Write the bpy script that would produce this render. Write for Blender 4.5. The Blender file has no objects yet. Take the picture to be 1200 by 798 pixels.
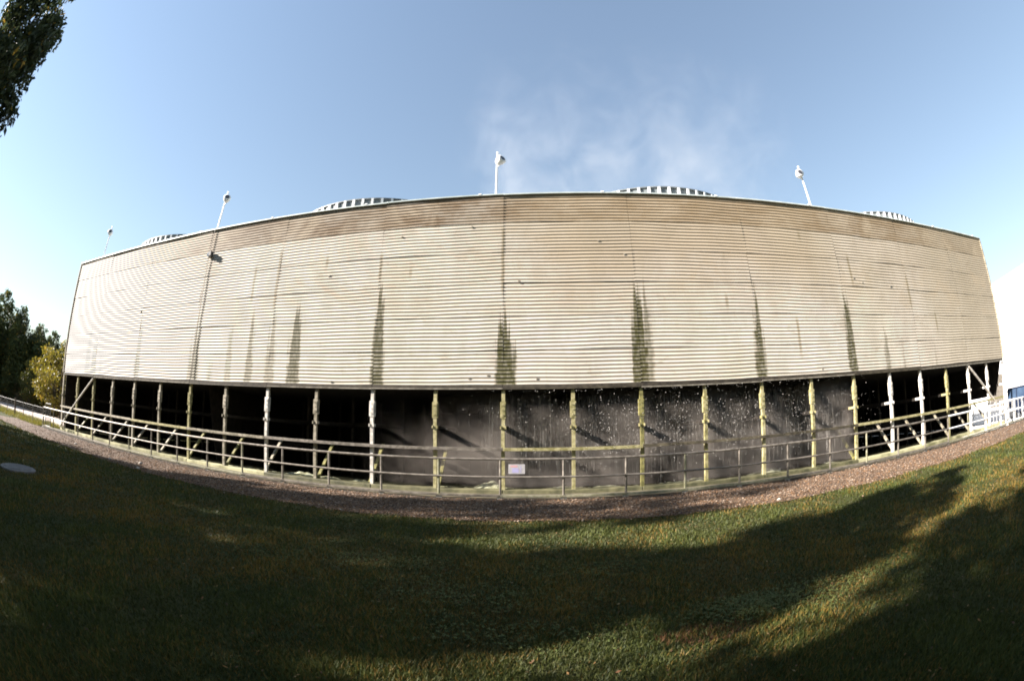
import bpy, math, random
import numpy as np
from mathutils import Vector, Matrix

rng = np.random.default_rng(7)
random.seed(7)
C = bpy.context.scene.collection
SC = bpy.context.scene

# ------------------------------------------------------------------ camera, sky, sun, exposure
EYE = 2.0
PITCH, YAW, ROLL = 0.2111, -0.07625, -0.0019          # looks up a little and a little to the left of the wall's normal
def cam_axes():
    f = Vector((math.sin(YAW)*math.cos(PITCH), math.cos(YAW)*math.cos(PITCH), math.sin(PITCH)))
    r0 = Vector((math.cos(YAW), -math.sin(YAW), 0)); u0 = r0.cross(f)
    return f, r0*math.cos(ROLL)+u0*math.sin(ROLL), u0*math.cos(ROLL)-r0*math.sin(ROLL)
F_, R_, U_ = cam_axes()
cd = bpy.data.cameras.new('camera'); cam = bpy.data.objects.new('camera', cd); C.objects.link(cam)
m3 = Matrix((R_, U_, -F_)).transposed()
cam.matrix_world = Matrix.Translation((0, 0, EYE)) @ m3.to_4x4()
cd.type = 'PANO'
pc = cd if hasattr(cd, 'panorama_type') else cd.cycles   # full-frame fisheye lens
pc.panorama_type = 'FISHEYE_EQUISOLID'
pc.fisheye_lens = 540.637/1200*36
pc.fisheye_fov = math.radians(200)
cd.sensor_width = 36; cd.sensor_fit = 'HORIZONTAL'
cd.clip_start = 0.05; cd.clip_end = 5000
SC.camera = cam

SUN_EL, SUN_AZ = math.radians(27), math.radians(-108)   # azimuth from +Y towards +X
W = bpy.data.worlds.new('World'); SC.world = W; W.use_nodes = True
nt = W.node_tree
bg = nt.nodes['Background']
sky = nt.nodes.new('ShaderNodeTexSky'); sky.sky_type = 'NISHITA'; sky.sun_disc = False
sky.sun_elevation = SUN_EL; sky.sun_rotation = SUN_AZ
sky.altitude = 0; sky.air_density = 1.6; sky.dust_density = 0.03; sky.ozone_density = 3.0
hs = nt.nodes.new('ShaderNodeHueSaturation'); hs.inputs['Saturation'].default_value = 1.0; hs.inputs['Hue'].default_value = .506   # a slightly hazy sky
gm = nt.nodes.new('ShaderNodeGamma'); gm.inputs[1].default_value = .74     # an even, thinly veiled autumn sky
nt.links.new(sky.outputs[0], gm.inputs[0]); nt.links.new(gm.outputs[0], hs.inputs['Color']); nt.links.new(hs.outputs[0], bg.inputs[0]); bg.inputs[1].default_value = 0.077
sd = bpy.data.lights.new('sun', 'SUN'); sun = bpy.data.objects.new('sun', sd); C.objects.link(sun)
sd.energy = 5.0; sd.angle = math.radians(0.53); sd.color = (1.0, 0.915, 0.83)
TO_SUN = Vector((math.sin(SUN_AZ)*math.cos(SUN_EL), math.cos(SUN_AZ)*math.cos(SUN_EL), math.sin(SUN_EL)))
sun.rotation_euler = (-TO_SUN).to_track_quat('-Z', 'Y').to_euler()
sun.location = TO_SUN*80
SC.view_settings.view_transform = 'Standard'; SC.view_settings.look = 'None'
SC.view_settings.exposure = 2.0; SC.view_settings.gamma = 1
SC.cycles.volume_step_rate = 1.0
SC.cycles.volume_max_steps = 64
SC.cycles.max_bounces = 6; SC.cycles.volume_bounces = 0; SC.cycles.transparent_max_bounces = 12
SC.cycles.use_denoising = True; SC.cycles.filter_width = 1.8

# ------------------------------------------------------------------ helpers
class MB:
    """collects shapes for one mesh"""
    def __init__(s): s.v = []; s.f = []
    def add(s, vs, fs):
        o = len(s.v); s.v += [tuple(p) for p in vs]; s.f += [tuple(i+o for i in f) for f in fs]; return s
    def box(s, a, b):
        x0, y0, z0 = a; x1, y1, z1 = b
        return s.add([(x0,y0,z0),(x1,y0,z0),(x1,y1,z0),(x0,y1,z0),(x0,y0,z1),(x1,y0,z1),(x1,y1,z1),(x0,y1,z1)],
                     [(0,3,2,1),(4,5,6,7),(0,1,5,4),(1,2,6,5),(2,3,7,6),(3,0,4,7)])
    def bar(s, p, q, w, h, up=(0,0,1)):
        p = Vector(p); q = Vector(q); d = (q-p).normalized(); u = Vector(up)
        a = d.cross(u).normalized(); b = a.cross(d).normalized()
        vs = [o + a*sx*w/2 + b*sz*h/2 for o in (p, q) for sx, sz in ((-1,-1),(1,-1),(1,1),(-1,1))]
        return s.add(vs, [(3,2,1,0),(4,5,6,7),(0,1,5,4),(1,2,6,5),(2,3,7,6),(3,0,4,7)])
    def tube(s, pts, r, n=8):
        pts = [Vector(p) for p in pts]; rs = r if isinstance(r, (list, tuple)) else [r]*len(pts)
        o = []
        ref = Vector((0.3, 0.2, 1)).normalized()
        for k, p in enumerate(pts):
            d = (pts[min(k+1, len(pts)-1)]-pts[max(k-1, 0)]).normalized()
            if abs(d.dot(ref)) > .97: ref = Vector((1, 0.2, 0)).normalized()
            a = d.cross(ref).normalized(); b = d.cross(a)
            o += [p+(a*math.cos(t)+b*math.sin(t))*rs[k] for t in [2*math.pi*i/n for i in range(n)]]
        fs = []
        for k in range(len(pts)-1):
            for i in range(n):
                j = (i+1) % n; fs.append((k*n+i, k*n+j, (k+1)*n+j, (k+1)*n+i))
        fs.append(tuple(range(n-1, -1, -1))); fs.append(tuple((len(pts)-1)*n+i for i in range(n)))
        return s.add(o, fs)
    def lathe(s, prof, c, n=24, a0=0, a1=2*math.pi, cap=False):
        full = abs(a1-a0-2*math.pi) < 1e-6; m = n if full else n+1
        vs = [(c[0]+r*math.cos(a0+(a1-a0)*i/n), c[1]+r*math.sin(a0+(a1-a0)*i/n), c[2]+z) for r, z in prof for i in range(m)]
        fs = []
        for k in range(len(prof)-1):
            for i in range(n):
                j = (i+1) % m; fs.append((k*m+i, k*m+j, (k+1)*m+j, (k+1)*m+i))
        if cap: fs.append(tuple(range(m-1,-1,-1))); fs.append(tuple((len(prof)-1)*m+i for i in range(m)))
        return s.add(vs, fs)
    def prism(s, poly, axis, lo, hi):
        """poly in the plane perpendicular to axis, extruded lo..hi"""
        def P(p, t):
            return (t, p[0], p[1]) if axis == 'x' else ((p[0], t, p[1]) if axis == 'y' else (p[0], p[1], t))
        n = len(poly); vs = [P(p, lo) for p in poly]+[P(p, hi) for p in poly]
        fs = [tuple(range(n-1,-1,-1)), tuple(range(n, 2*n))]+[(i, (i+1) % n, n+(i+1) % n, n+i) for i in range(n)]
        return s.add(vs, fs)
    def mesh(s, name, m, smooth=False):
        me = bpy.data.meshes.new(name); me.from_pydata(s.v, [], s.f); me.materials.append(m)
        if smooth: me.polygons.foreach_set('use_smooth', [True]*len(me.polygons))
        me.update(); return me
    def build(s, name, m, parent=None, smooth=False, bevel=0, recenter=False):
        me = s.mesh(name, m, smooth)
        return link(name, me, parent, bevel=bevel)

def fix_normals(me):
    import bmesh
    bm = bmesh.new(); bm.from_mesh(me); bmesh.ops.recalc_face_normals(bm, faces=bm.faces); bm.to_mesh(me); bm.free()

def link(name, me, parent=None, loc=None, bevel=0):
    o = bpy.data.objects.new(name, me); C.objects.link(o)
    if parent is not None: o.parent = parent
    if loc is not None: o.location = loc
    if bevel:
        b = o.modifiers.new('bevel', 'BEVEL'); b.width = bevel; b.segments = 2; b.limit_method = 'ANGLE'
    return o
def tag(o, label=None, cat=None, group=None, kind=None):
    if label: o['label'] = label
    if cat: o['category'] = cat
    if group: o['group'] = group
    if kind: o['kind'] = kind
    return o
def thing(name, label, cat, loc=(0,0,0), group=None):
    o = bpy.data.objects.new(name, None); C.objects.link(o); o.location = loc; o.empty_display_size = .3
    return tag(o, label, cat, group)
def copy_tree(o, parent=None):
    c = o.copy(); C.objects.link(c)
    if parent is not None: c.parent = parent
    for ch in list(o.children): copy_tree(ch, c)
    return c
def np_mesh(name, V, Fc, m, smooth=False, col=None):
    """V (n,3), Fc (k,3 or 4) -> mesh with an optional per-vertex colour"""
    me = bpy.data.meshes.new(name); k, c = Fc.shape
    me.vertices.add(len(V)); me.vertices.foreach_set('co', np.ascontiguousarray(V, np.float32).ravel())
    me.loops.add(k*c); me.loops.foreach_set('vertex_index', np.ascontiguousarray(Fc, np.int32).ravel())
    me.polygons.add(k); me.polygons.foreach_set('loop_start', np.arange(0, k*c, c, dtype=np.int32))
    me.polygons.foreach_set('loop_total', np.full(k, c, np.int32))
    if smooth: me.polygons.foreach_set('use_smooth', np.ones(k, bool))
    me.update(calc_edges=True)
    if col is not None:
        a = me.color_attributes.new('tint', 'FLOAT_COLOR', 'POINT')
        a.data.foreach_set('color', np.ascontiguousarray(np.concatenate([col, np.ones((len(col), 1))], 1), np.float32).ravel())
    me.materials.append(m); return me

# ------------------------------------------------------------------ materials
class N:
    """short-hand for building a node tree"""
    def __init__(s, name):
        s.m = bpy.data.materials.new(name); s.m.use_nodes = True; s.t = s.m.node_tree
        s.b = s.t.nodes['Principled BSDF']; s.out = s.t.nodes['Material Output']
    def n(s, typ, **kw):
        x = s.t.nodes.new(typ)
        for k, v in kw.items(): setattr(x, k, v)
        return x
    def put(s, sock, v):
        if hasattr(v, 'is_linked'): s.t.links.new(v, sock)
        elif isinstance(v, (tuple, list)) and len(v) == 3 and sock.type == 'RGBA': sock.default_value = (*v, 1)
        else: sock.default_value = v
    def math(s, op, a, b=0.0, c=None, clamp=False):
        x = s.n('ShaderNodeMath', operation=op, use_clamp=clamp); s.put(x.inputs[0], a); s.put(x.inputs[1], b)
        if c is not None: s.put(x.inputs[2], c)
        return x.outputs[0]
    def ramp01(s, v, lo, hi, smooth=True):
        x = s.n('ShaderNodeMapRange', interpolation_type='SMOOTHSTEP' if smooth else 'LINEAR'); x.clamp = True
        s.put(x.inputs[0], v); x.inputs[1].default_value = lo; x.inputs[2].default_value = hi
        x.inputs[3].default_value = 0; x.inputs[4].default_value = 1; return x.outputs[0]
    def mix(s, f, a, b):
        x = s.n('ShaderNodeMix', data_type='RGBA'); s.put(x.inputs[0], f); s.put(x.inputs[6], a); s.put(x.inputs[7], b); return x.outputs[2]
    def noise(s, scale, vec=None, detail=4, rough=.55, dist=0):
        x = s.n('ShaderNodeTexNoise'); x.inputs['Scale'].default_value = scale; x.inputs['Detail'].default_value = detail
        x.inputs['Roughness'].default_value = rough; x.inputs['Distortion'].default_value = dist
        if vec is not None: s.t.links.new(vec, x.inputs['Vector'])
        return x.outputs['Fac']
    def pos(s): return s.n('ShaderNodeNewGeometry').outputs['Position']
    def obj(s): return s.n('ShaderNodeTexCoord').outputs['Object']
    def sep(s, v): x = s.n('ShaderNodeSeparateXYZ'); s.t.links.new(v, x.inputs[0]); return x.outputs
    def scaled(s, v, sc):
        x = s.n('ShaderNodeVectorMath', operation='MULTIPLY'); s.t.links.new(v, x.inputs[0]); x.inputs[1].default_value = sc; return x.outputs[0]
    def rnd(s): return s.n('ShaderNodeObjectInfo').outputs['Random']
    def attr(s, a): return s.n('ShaderNodeAttribute', attribute_name=a).outputs
    def set(s, **kw):
        for k, v in kw.items(): s.put(s.b.inputs[k.replace('_', ' ')], v)
        return s
    def bump(s, h, strength=.3, dist=.02):
        x = s.n('ShaderNodeBump'); x.inputs['Strength'].default_value = strength; x.inputs['Distance'].default_value = dist
        s.t.links.new(h, x.inputs['Height']); s.t.links.new(x.outputs[0], s.b.inputs['Normal'])

def simple(name, a, b, scale=4, rough=.7, metal=0, bump=.2, bd=.01, stretch=None, rndv=.25, spec=.4):
    k = N(name); v = k.pos()
    if stretch: v = k.scaled(v, stretch)
    f = k.ramp01(k.noise(scale, v, 6, .6), .3, .7)
    f2 = k.math('ADD', f, k.math('MULTIPLY', k.math('SUBTRACT', k.rnd(), .5), rndv*2), clamp=True)
    k.set(Base_Color=k.mix(f2, a, b), Roughness=rough, Metallic=metal)
    k.b.inputs['Specular IOR Level'].default_value = spec
    if bump: k.bump(k.noise(scale*6, v, 5), bump, bd)
    return k.m

M = {}
M['white_post'] = simple('white_post', (.40,.37,.32), (.70,.67,.62), 7, .6, rndv=.2, bump=.5)
M['grey_post'] = simple('grey_post', (.13,.115,.075), (.36,.32,.25), 6, .7, rndv=.3)
M['moss_post'] = simple('moss_post', (.15,.135,.045), (.36,.325,.18), 7, .8, rndv=.2, bump=.6)
M['moss_wet'] = simple('moss_wet', (.09,.085,.03), (.24,.22,.08), 7, .5, rndv=.2, bump=.6)
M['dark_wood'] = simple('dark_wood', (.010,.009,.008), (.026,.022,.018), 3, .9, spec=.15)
M['wet_wood'] = simple('wet_wood', (.03,.025,.016), (.10,.085,.055), 4, .6)
M['batten'] = simple('batten', (.09,.08,.06), (.24,.22,.18), 4, .8)
M['ledger_wood'] = simple('ledger_wood', (.018,.014,.010), (.055,.045,.03), 5, .8)
M['galv'] = simple('galv', (.10,.088,.072), (.23,.205,.175), 6, .55, metal=.35, bump=.08)
M['galv_moss'] = simple('galv_moss', (.15,.145,.08), (.28,.265,.20), 9, .65, metal=.1, bump=.1)
M['white_paint'] = simple('white_paint', (.74,.74,.73), (.82,.82,.81), 3, .45, bump=.05)
M['lens'] = simple('lens', (.03,.03,.035), (.06,.06,.07), 3, .15, bump=0, spec=.6)
M['grey_cap'] = simple('grey_cap', (.42,.47,.44), (.66,.70,.66), 1.5, .4, metal=.2, bump=.1)
M['stack_white'] = simple('stack_white', (.66,.67,.67), (.8,.8,.79), 2, .5, bump=.05)
M['stack_grey'] = simple('stack_grey', (.12,.14,.15), (.20,.22,.23), 2, .55, bump=.05)
M['bark'] = simple('bark', (.05,.035,.025), (.16,.12,.09), 3, .9, stretch=(4,4,.8), bump=.9, bd=.03)
M['concrete'] = simple('concrete', (.26,.25,.22), (.42,.40,.36), 3, .85)
M['basin_concrete'] = simple('basin_concrete', (.13,.125,.06), (.42,.40,.24), 1.6, .8, bump=.4)
M['rail_shade'] = simple('rail_shade', (.02,.016,.012), (.06,.045,.032), 3, .8, bump=.5)
M['apron'] = simple('apron', (.05,.045,.03), (.16,.14,.09), 1.2, .7, bump=.4)
M['kerb_wet_shaded'] = simple('kerb_wet_shaded', (.05,.05,.025), (.15,.14,.075), 2.5, .6, bump=.5)
M['cover'] = simple('cover', (.09,.087,.083), (.16,.153,.145), 4, .85)
M['steel_dark'] = simple('steel_dark', (.04,.04,.04), (.09,.085,.08), 5, .6)
M['roof_deck'] = simple('roof_deck', (.2,.2,.19), (.3,.3,.28), 2, .8)
M['pavement'] = simple('pavement', (.40,.37,.34), (.55,.52,.49), .7, .85)
M['building_white'] = simple('building_white', (.78,.78,.77), (.82,.82,.81), .4, .5, bump=.02, rndv=.05)
M['sign_white'] = simple('sign_white', (.27,.26,.27), (.38,.365,.37), 20, .4, bump=.0)
M['sign_violet'] = simple('sign_violet', (.27,.26,.42), (.33,.31,.48), 20, .5, bump=0)
M['sign_red'] = simple('sign_red', (.45,.24,.26), (.5,.3,.3), 20, .5, bump=0)
M['car_paint'] = simple('car_paint', (.012,.018,.035), (.018,.025,.045), 2, .25, bump=0, spec=.6)
M['car_glass'] = simple('car_glass', (.03,.05,.09), (.05,.08,.13), 2, .05, bump=0, spec=.9)
M['rubber'] = simple('rubber', (.015,.015,.015), (.03,.03,.03), 8, .8)
M['chrome'] = simple('chrome', (.5,.5,.5), (.65,.65,.65), 4, .25, metal=.9, bump=0)
M['lamp_red'] = simple('lamp_red', (.35,.03,.02), (.4,.05,.03), 4, .2, bump=0)

def cladding_material():
    k = N('cladding'); P = k.pos(); X, Y, Z = k.sep(P)
    X = k.math('MULTIPLY', X, .96875); Z = k.math('MULTIPLY_ADD', Z, .96875, .0625)
    gr = k.attr('groove')[2]
    w1 = k.noise(.16, P, 4, .6); w2 = k.noise(.9, k.scaled(P, (1, 1, .55)), 6, .65)
    fine = k.noise(9, k.scaled(P, (.35, 1, 3.0)), 5, .7)
    streaky = k.noise(2.2, k.scaled(P, (3.2, 1, .16)), 5, .65)
    base = k.mix(k.ramp01(w2, .25, .75), (.38,.355,.315), (.60,.568,.515))
    base = k.mix(k.math('MULTIPLY', k.ramp01(fine, .45, .8), .22), base, (.42,.36,.26))
    base = k.mix(k.math('MULTIPLY', k.ramp01(streaky, .56, .82), .30), base, (.40,.34,.22))
    base = k.mix(k.math('MULTIPLY', k.rnd(), .34), base, (.46,.40,.315))
    # grime lying in the grooves, thicker and greener in places
    gm = k.math('MULTIPLY', k.ramp01(gr, .35, .9), k.math('ADD', .22, k.math('MULTIPLY', w2, .6)))
    base = k.mix(gm, base, k.mix(k.ramp01(w1, .4, .62), (.25,.195,.125), (.21,.195,.085)))
    # weathered brown upper course with a ragged lower edge, and a browner upper right field
    nz = k.noise(1.3, P, 5, .65)
    top = k.ramp01(k.math('ADD', Z, k.math('MULTIPLY', k.math('SUBTRACT', nz, .5), .30)), 9.76, 9.92)
    topm = k.math('MULTIPLY', top, k.math('ADD', .50, k.math('MULTIPLY', k.ramp01(k.noise(.55, k.scaled(P, (1,1,2.2)), 6, .75), .3, .65), .5)))
    base = k.mix(topm, base, (.15,.10,.055))
    reg = k.math('MULTIPLY', k.ramp01(k.math('ADD', X, k.math('MULTIPLY', k.math('SUBTRACT', w1, .5), 9)), -3.5, 2.5),
                 k.ramp01(k.math('ADD', Z, k.math('MULTIPLY', k.math('SUBTRACT', w1, .5), 5)), 5.2, 9.0))
    reg = k.math('MULTIPLY', reg, k.math('SUBTRACT', 1, k.math('MULTIPLY', k.ramp01(X, 10.5, 13.5), .35)))
    base = k.mix(k.math('MULTIPLY', reg, .66), base, (.29,.22,.135))
    right = k.ramp01(k.math('ADD', X, k.math('MULTIPLY', k.math('SUBTRACT', w1, .5), 10)), 13, 25)
    base = k.mix(k.math('MULTIPLY', right, .70), base, (.28,.235,.17))
    left = k.math('MULTIPLY', k.ramp01(k.math('ADD', X, k.math('MULTIPLY', k.math('SUBTRACT', w1, .5), 8)), -9, -24), k.ramp01(Z, 0.0, 7.0))
    base = k.mix(k.math('MULTIPLY', left, .80), base, (.29,.25,.195))
    mot = k.ramp01(k.noise(.42, k.scaled(P, (1, 1, 1.5)), 6, .68, .8), .46, .72)
    base = k.mix(k.math('MULTIPLY', k.math('MULTIPLY', mot, 1.25), k.math('MULTIPLY_ADD', k.ramp01(Z, 5.0, 8.0), .52, .10)), base, (.36,.295,.21))
    blot = k.ramp01(k.noise(1.1, k.scaled(P, (.8, 1, 1.6)), 7, .75, 1.2), .54, .70)
    base = k.mix(k.math('MULTIPLY', blot, .40), base, (.22,.18,.12))
    # run-off stains: x, top z, half width, strength
    ST = [(-26.2,7.05,.30,.55),(-25.35,5.72,.42,.75),(-24.4,4.9,.2,.4),(-20.3,6.54,.26,.7),(-15.75,5.6,.20,.6),(-15.5,6.35,.30,.75),(-14.4,5.0,.16,.4),
          (-13.25,6.27,.20,.5),(-12.05,6.78,.22,.7),(-10.9,6.54,.26,.55),(-9.72,6.85,.30,.9),(-6.08,7.3,.26,.9),(-1.42,6.75,.34,1.0),
          (3.25,7.5,.30,.95),(3.55,6.9,.2,.6),(7.98,7.15,.25,.85),(12.7,7.25,.26,.85),(15.0,5.5,.18,.55),(16.2,5.9,.1,.45),(18.9,5.0,.1,.35)]
    wob = k.math('MULTIPLY', k.math('SUBTRACT', k.noise(2.4, k.scaled(P, (.6, 1, 1.0)), 5, .75), .5), .42)
    rag = k.noise(1.0, k.scaled(P, (7.5, 0, .10)), 4, .6)
    row = k.math('MULTIPLY', k.math('SUBTRACT', k.noise(1.0, k.scaled(P, (1.2, 0, 8.0)), 3, .7), .5), .34)
    Zr = k.math('MULTIPLY_ADD', k.math('SUBTRACT', rag, .50), 6.0, Z)
    Xw = k.math('ADD', k.math('ADD', X, k.math('MULTIPLY', wob, .45)), row); tot = None
    for x, zt, hw, stg in ST:
        t = k.ramp01(Zr, zt, zt-(zt-3.8)*.75, False)
        a = k.math('ABSOLUTE', k.math('SUBTRACT', Xw, x))
        wv = k.math('MULTIPLY_ADD', t, hw*.75, hw*.45)
        e = k.math('MULTIPLY', k.math('SUBTRACT', wv, a), 9.0, clamp=True)
        e = k.math('MULTIPLY', e, k.math('MULTIPLY', k.ramp01(t, 0, .30), stg))
        tot = e if tot is None else k.math('MAXIMUM', tot, e)
    pat = k.math('ADD', .6, k.math('MULTIPLY', k.ramp01(k.noise(5, k.scaled(P, (1.5, 1, .5)), 5, .7), .3, .7), .4))
    pat = k.math('MULTIPLY', pat, k.math('ADD', .68, k.math('MULTIPLY', gr, .32)))
    tot = k.math('MULTIPLY', k.math('MULTIPLY', tot, pat), 1.45, clamp=True)
    base = k.mix(tot, base, k.mix(w2, (.040,.042,.009), (.072,.060,.018)))
    # thin vertical water marks under some fixings
    for x, zt, zb in ((-12.3,9.0,7.0),(-11.0,9.6,6.6),(-4.98,8.35,7.6),(-8.6,9.1,8.2),(-6.2,9.0,7.5),(-1.5,9.8,6.8),(6.77,7.1,6.2),(17.4,8.3,6.3),(13.4,9.0,7.3),(9.9,6.2,4.4),(10.8,9.9,9.2),(19.4,6.6,5.2)):
        a = k.math('ABSOLUTE', k.math('SUBTRACT', k.math('MULTIPLY_ADD', wob, .3, X), x))
        e = k.math('MULTIPLY', k.math('SUBTRACT', .09, a), 16, clamp=True)
        e = k.math('MULTIPLY', e, k.math('MULTIPLY', k.ramp01(Z, zt, zt-.4), k.ramp01(Z, zb, zb+.5)))
        base = k.mix(k.math('MULTIPLY', e, .6), base, (.16,.125,.06))
    k.set(Base_Color=base, Roughness=.62)
    k.b.inputs['Specular IOR Level'].default_value = .35
    k.bump(k.noise(30, P, 4, .6), .12, .01)
    return k.m
M['cladding'] = cladding_material()

def ground_material():
    k = N('lawn_soil'); P = k.pos(); n1 = k.noise(.5, P, 5, .6); n2 = k.noise(7, P, 6, .7)
    a = k.mix(k.ramp01(n1, .35, .65), (.030,.042,.014), (.060,.058,.022))
    a = k.mix(k.math('MULTIPLY', k.ramp01(n2, .5, .75), .6), a, (.070,.052,.026))
    k.set(Base_Color=a, Roughness=.95); k.b.inputs['Specular IOR Level'].default_value = .1
    k.bump(n2, .8, .04); return k.m
M['soil'] = ground_material()
def gravel_material():
    k = N('gravel_bed'); P = k.pos(); v = k.n('ShaderNodeTexVoronoi'); v.inputs['Scale'].default_value = 22; k.t.links.new(P, v.inputs['Vector'])
    f = k.noise(60, P, 3); c = k.mix(f, (.065,.044,.03), (.14,.095,.064))
    c = k.mix(k.math('MULTIPLY', k.ramp01(k.noise(1.2, P, 5, .7), .45, .65), .7), c, (.13,.075,.045))
    k.set(Base_Color=c, Roughness=.9); k.bump(v.outputs['Distance'], .9, .03); return k.m
M['gravel'] = gravel_material()
def tint_material(name, rough=.7, trans=0.0, spec=.3):
    k = N(name); a = k.attr('tint')[0]; k.set(Base_Color=a, Roughness=rough); k.b.inputs['Specular IOR Level'].default_value = spec
    if trans:
        d = k.n('ShaderNodeBsdfTranslucent'); k.t.links.new(a, d.inputs['Color'])
        mx = k.n('ShaderNodeMixShader'); mx.inputs[0].default_value = trans
        k.t.links.new(k.b.outputs[0], mx.inputs[1]); k.t.links.new(d.outputs[0], mx.inputs[2]); k.t.links.new(mx.outputs[0], k.out.inputs['Surface'])
    return k.m
M['leaf'] = tint_material('leaf', .55, .35)
M['blade'] = tint_material('blade', .6, .25)
M['stone'] = tint_material('stone', .85)
M['deadleaf'] = tint_material('deadleaf', .8, .15)
def water_material():
    k = N('basin_water'); k.set(Base_Color=(.025,.025,.016), Roughness=.12); k.bump(k.noise(3, k.pos(), 5, .65), .6, .08); return k.m
M['water'] = water_material()
M['foam'] = simple('foam', (.16,.16,.085), (.40,.41,.29), 3, .8, bump=.8, bd=.05)
def drop_material():
    k = N('droplet'); k.set(Base_Color=(.50,.48,.45), Roughness=.2); k.b.inputs['Specular IOR Level'].default_value = .8; return k.m
M['drop'] = drop_material()
def mist_material(name, dens, scale, lo, hi, col, zfade=None, xfade=None):
    k = N(name); k.t.nodes.remove(k.b)
    v = k.n('ShaderNodeVolumePrincipled'); v.inputs['Color'].default_value = (*col, 1); v.inputs['Anisotropy'].default_value = .2
    P = k.pos(); X, Y, Z = k.sep(P)
    f = k.ramp01(k.noise(scale, P, 4, .6, .6), lo, hi)
    if zfade: f = k.math('MULTIPLY', f, k.math('MULTIPLY', k.ramp01(Z, *zfade[0]), k.ramp01(Z, *zfade[1])))
    for a in (xfade or []): f = k.math('MULTIPLY', f, k.ramp01(X, *a))
    k.t.links.new(k.math('MULTIPLY', f, dens), v.inputs['Density']); k.t.links.new(v.outputs[0], k.out.inputs['Volume'])
    return k.m

# ------------------------------------------------------------------ layout of the tower
BAY = 2.44; X0 = -30.82; NB = 24
def cx(i): return X0+i*BAY
XL, XR = cx(0)-.10, cx(24)+.06
YW, YC, YB = 16.0, 16.1, 34.0        # cladding face, column line, back
ZB, ZT, ZR = 3.858, 11.32, 11.14

# ------------------------------------------------------------------ ground
def sheet(name, x0, x1, y0, y1, z, m, nx=1, ny=1, jitter=0):
    xs = np.linspace(x0, x1, nx+1); ys = np.linspace(y0, y1, ny+1); gx, gy = np.meshgrid(xs, ys)
    gy = gy + 0
    if jitter:
        gy[0] += jitter*(np.sin(xs*1.7)+np.sin(xs*.61+1)+rng.uniform(-.7, .7, nx+1)); gy[-1] += 0
    V = np.stack([gx.ravel(), gy.ravel(), np.full(gx.size, z)], 1)
    i = np.arange(nx*ny); r = i//nx; c = i % nx; a = r*(nx+1)+c
    o = link(name, np_mesh(name, V, np.stack([a, a+1, a+nx+2, a+nx+1], 1), m)); o['kind'] = 'structure'; return o
sheet('lawn', -1500, 1500, -1500, 1500, 0, M['soil'])
sheet('gravel_strip', -36.5, 42, 10.75, 14.62, .012, M['gravel'], 300, 1, .07)
def road_material():
    k = N('road_gravel'); P = k.pos(); f = k.noise(1.2, P, 6, .7); k.set(Base_Color=k.mix(f, (.40,.33,.29), (.56,.48,.44)), Roughness=.9); k.bump(k.noise(20, P), .5, .03); return k.m
M['road'] = road_material()
sheet('road', -160, -33.0, 17.2, 25.5, .016, M['road'], 60, 1, .12)
sheet('apron', -46, 21.4, 14.66, 15.99, .03, M['apron'])
sheet('rail_shade_strip', -46, 21.4, 14.28, 14.615, .024, M['rail_shade'], 300, 1, .05)  # dark strip that paints the shadow below the rail's base channel
sheet('pavement', 21.5, 120, 14.9, 60, .020, M['pavement'])
sheet('water', XL+.3, XR-.3, 16.45, YB-.2, .10, M['water'])

# ------------------------------------------------------------------ trees
def leaf_cloud(centres, radii, n, size, colfn, flat=1.0, elong=2.2, droop=.0):
    k = len(centres); w = np.array(radii)**2.2; idx = rng.choice(k, n, p=w/w.sum())
    d = rng.normal(size=(n, 3)); d /= np.linalg.norm(d, axis=1, keepdims=True)
    rr = rng.uniform(.25, 1, n)**.55
    P = np.array(centres)[idx]+d*(rr*np.array(radii)[idx])[:, None]*np.array([1, 1, flat])
    a = rng.normal(size=(n, 3)); a[:, 2] -= droop; a /= np.linalg.norm(a, axis=1, keepdims=True)
    b = np.cross(a, rng.normal(size=(n, 3))); b /= np.linalg.norm(b, axis=1, keepdims=True)
    s = size*rng.uniform(.6, 1.4, n)[:, None]
    V = np.stack([P-a*s*elong/2, P+b*s/2-a*s*.1, P+a*s*elong/2, P-b*s/2-a*s*.1], 1).reshape(-1, 3)
    Fc = np.arange(4*n).reshape(n, 4); col = np.repeat(colfn(n, rng, idx), 4, 0)
    return V, Fc, col
def green(lo, hi, warm=.0):
    lo = np.array(lo); hi = np.array(hi)
    def fn(n, r, idx):
        t = r.uniform(0, 1, (n, 1)); c = lo*(1-t)+hi*t
        c = c*(0.8+.4*np.random.default_rng(3).uniform(0, 1, idx.max()+1)[idx])[:, None]
        if warm: c = np.where(r.uniform(0, 1, (n, 1)) < warm, np.array([.30, .20, .03]), c)
        return c
    return fn
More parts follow.
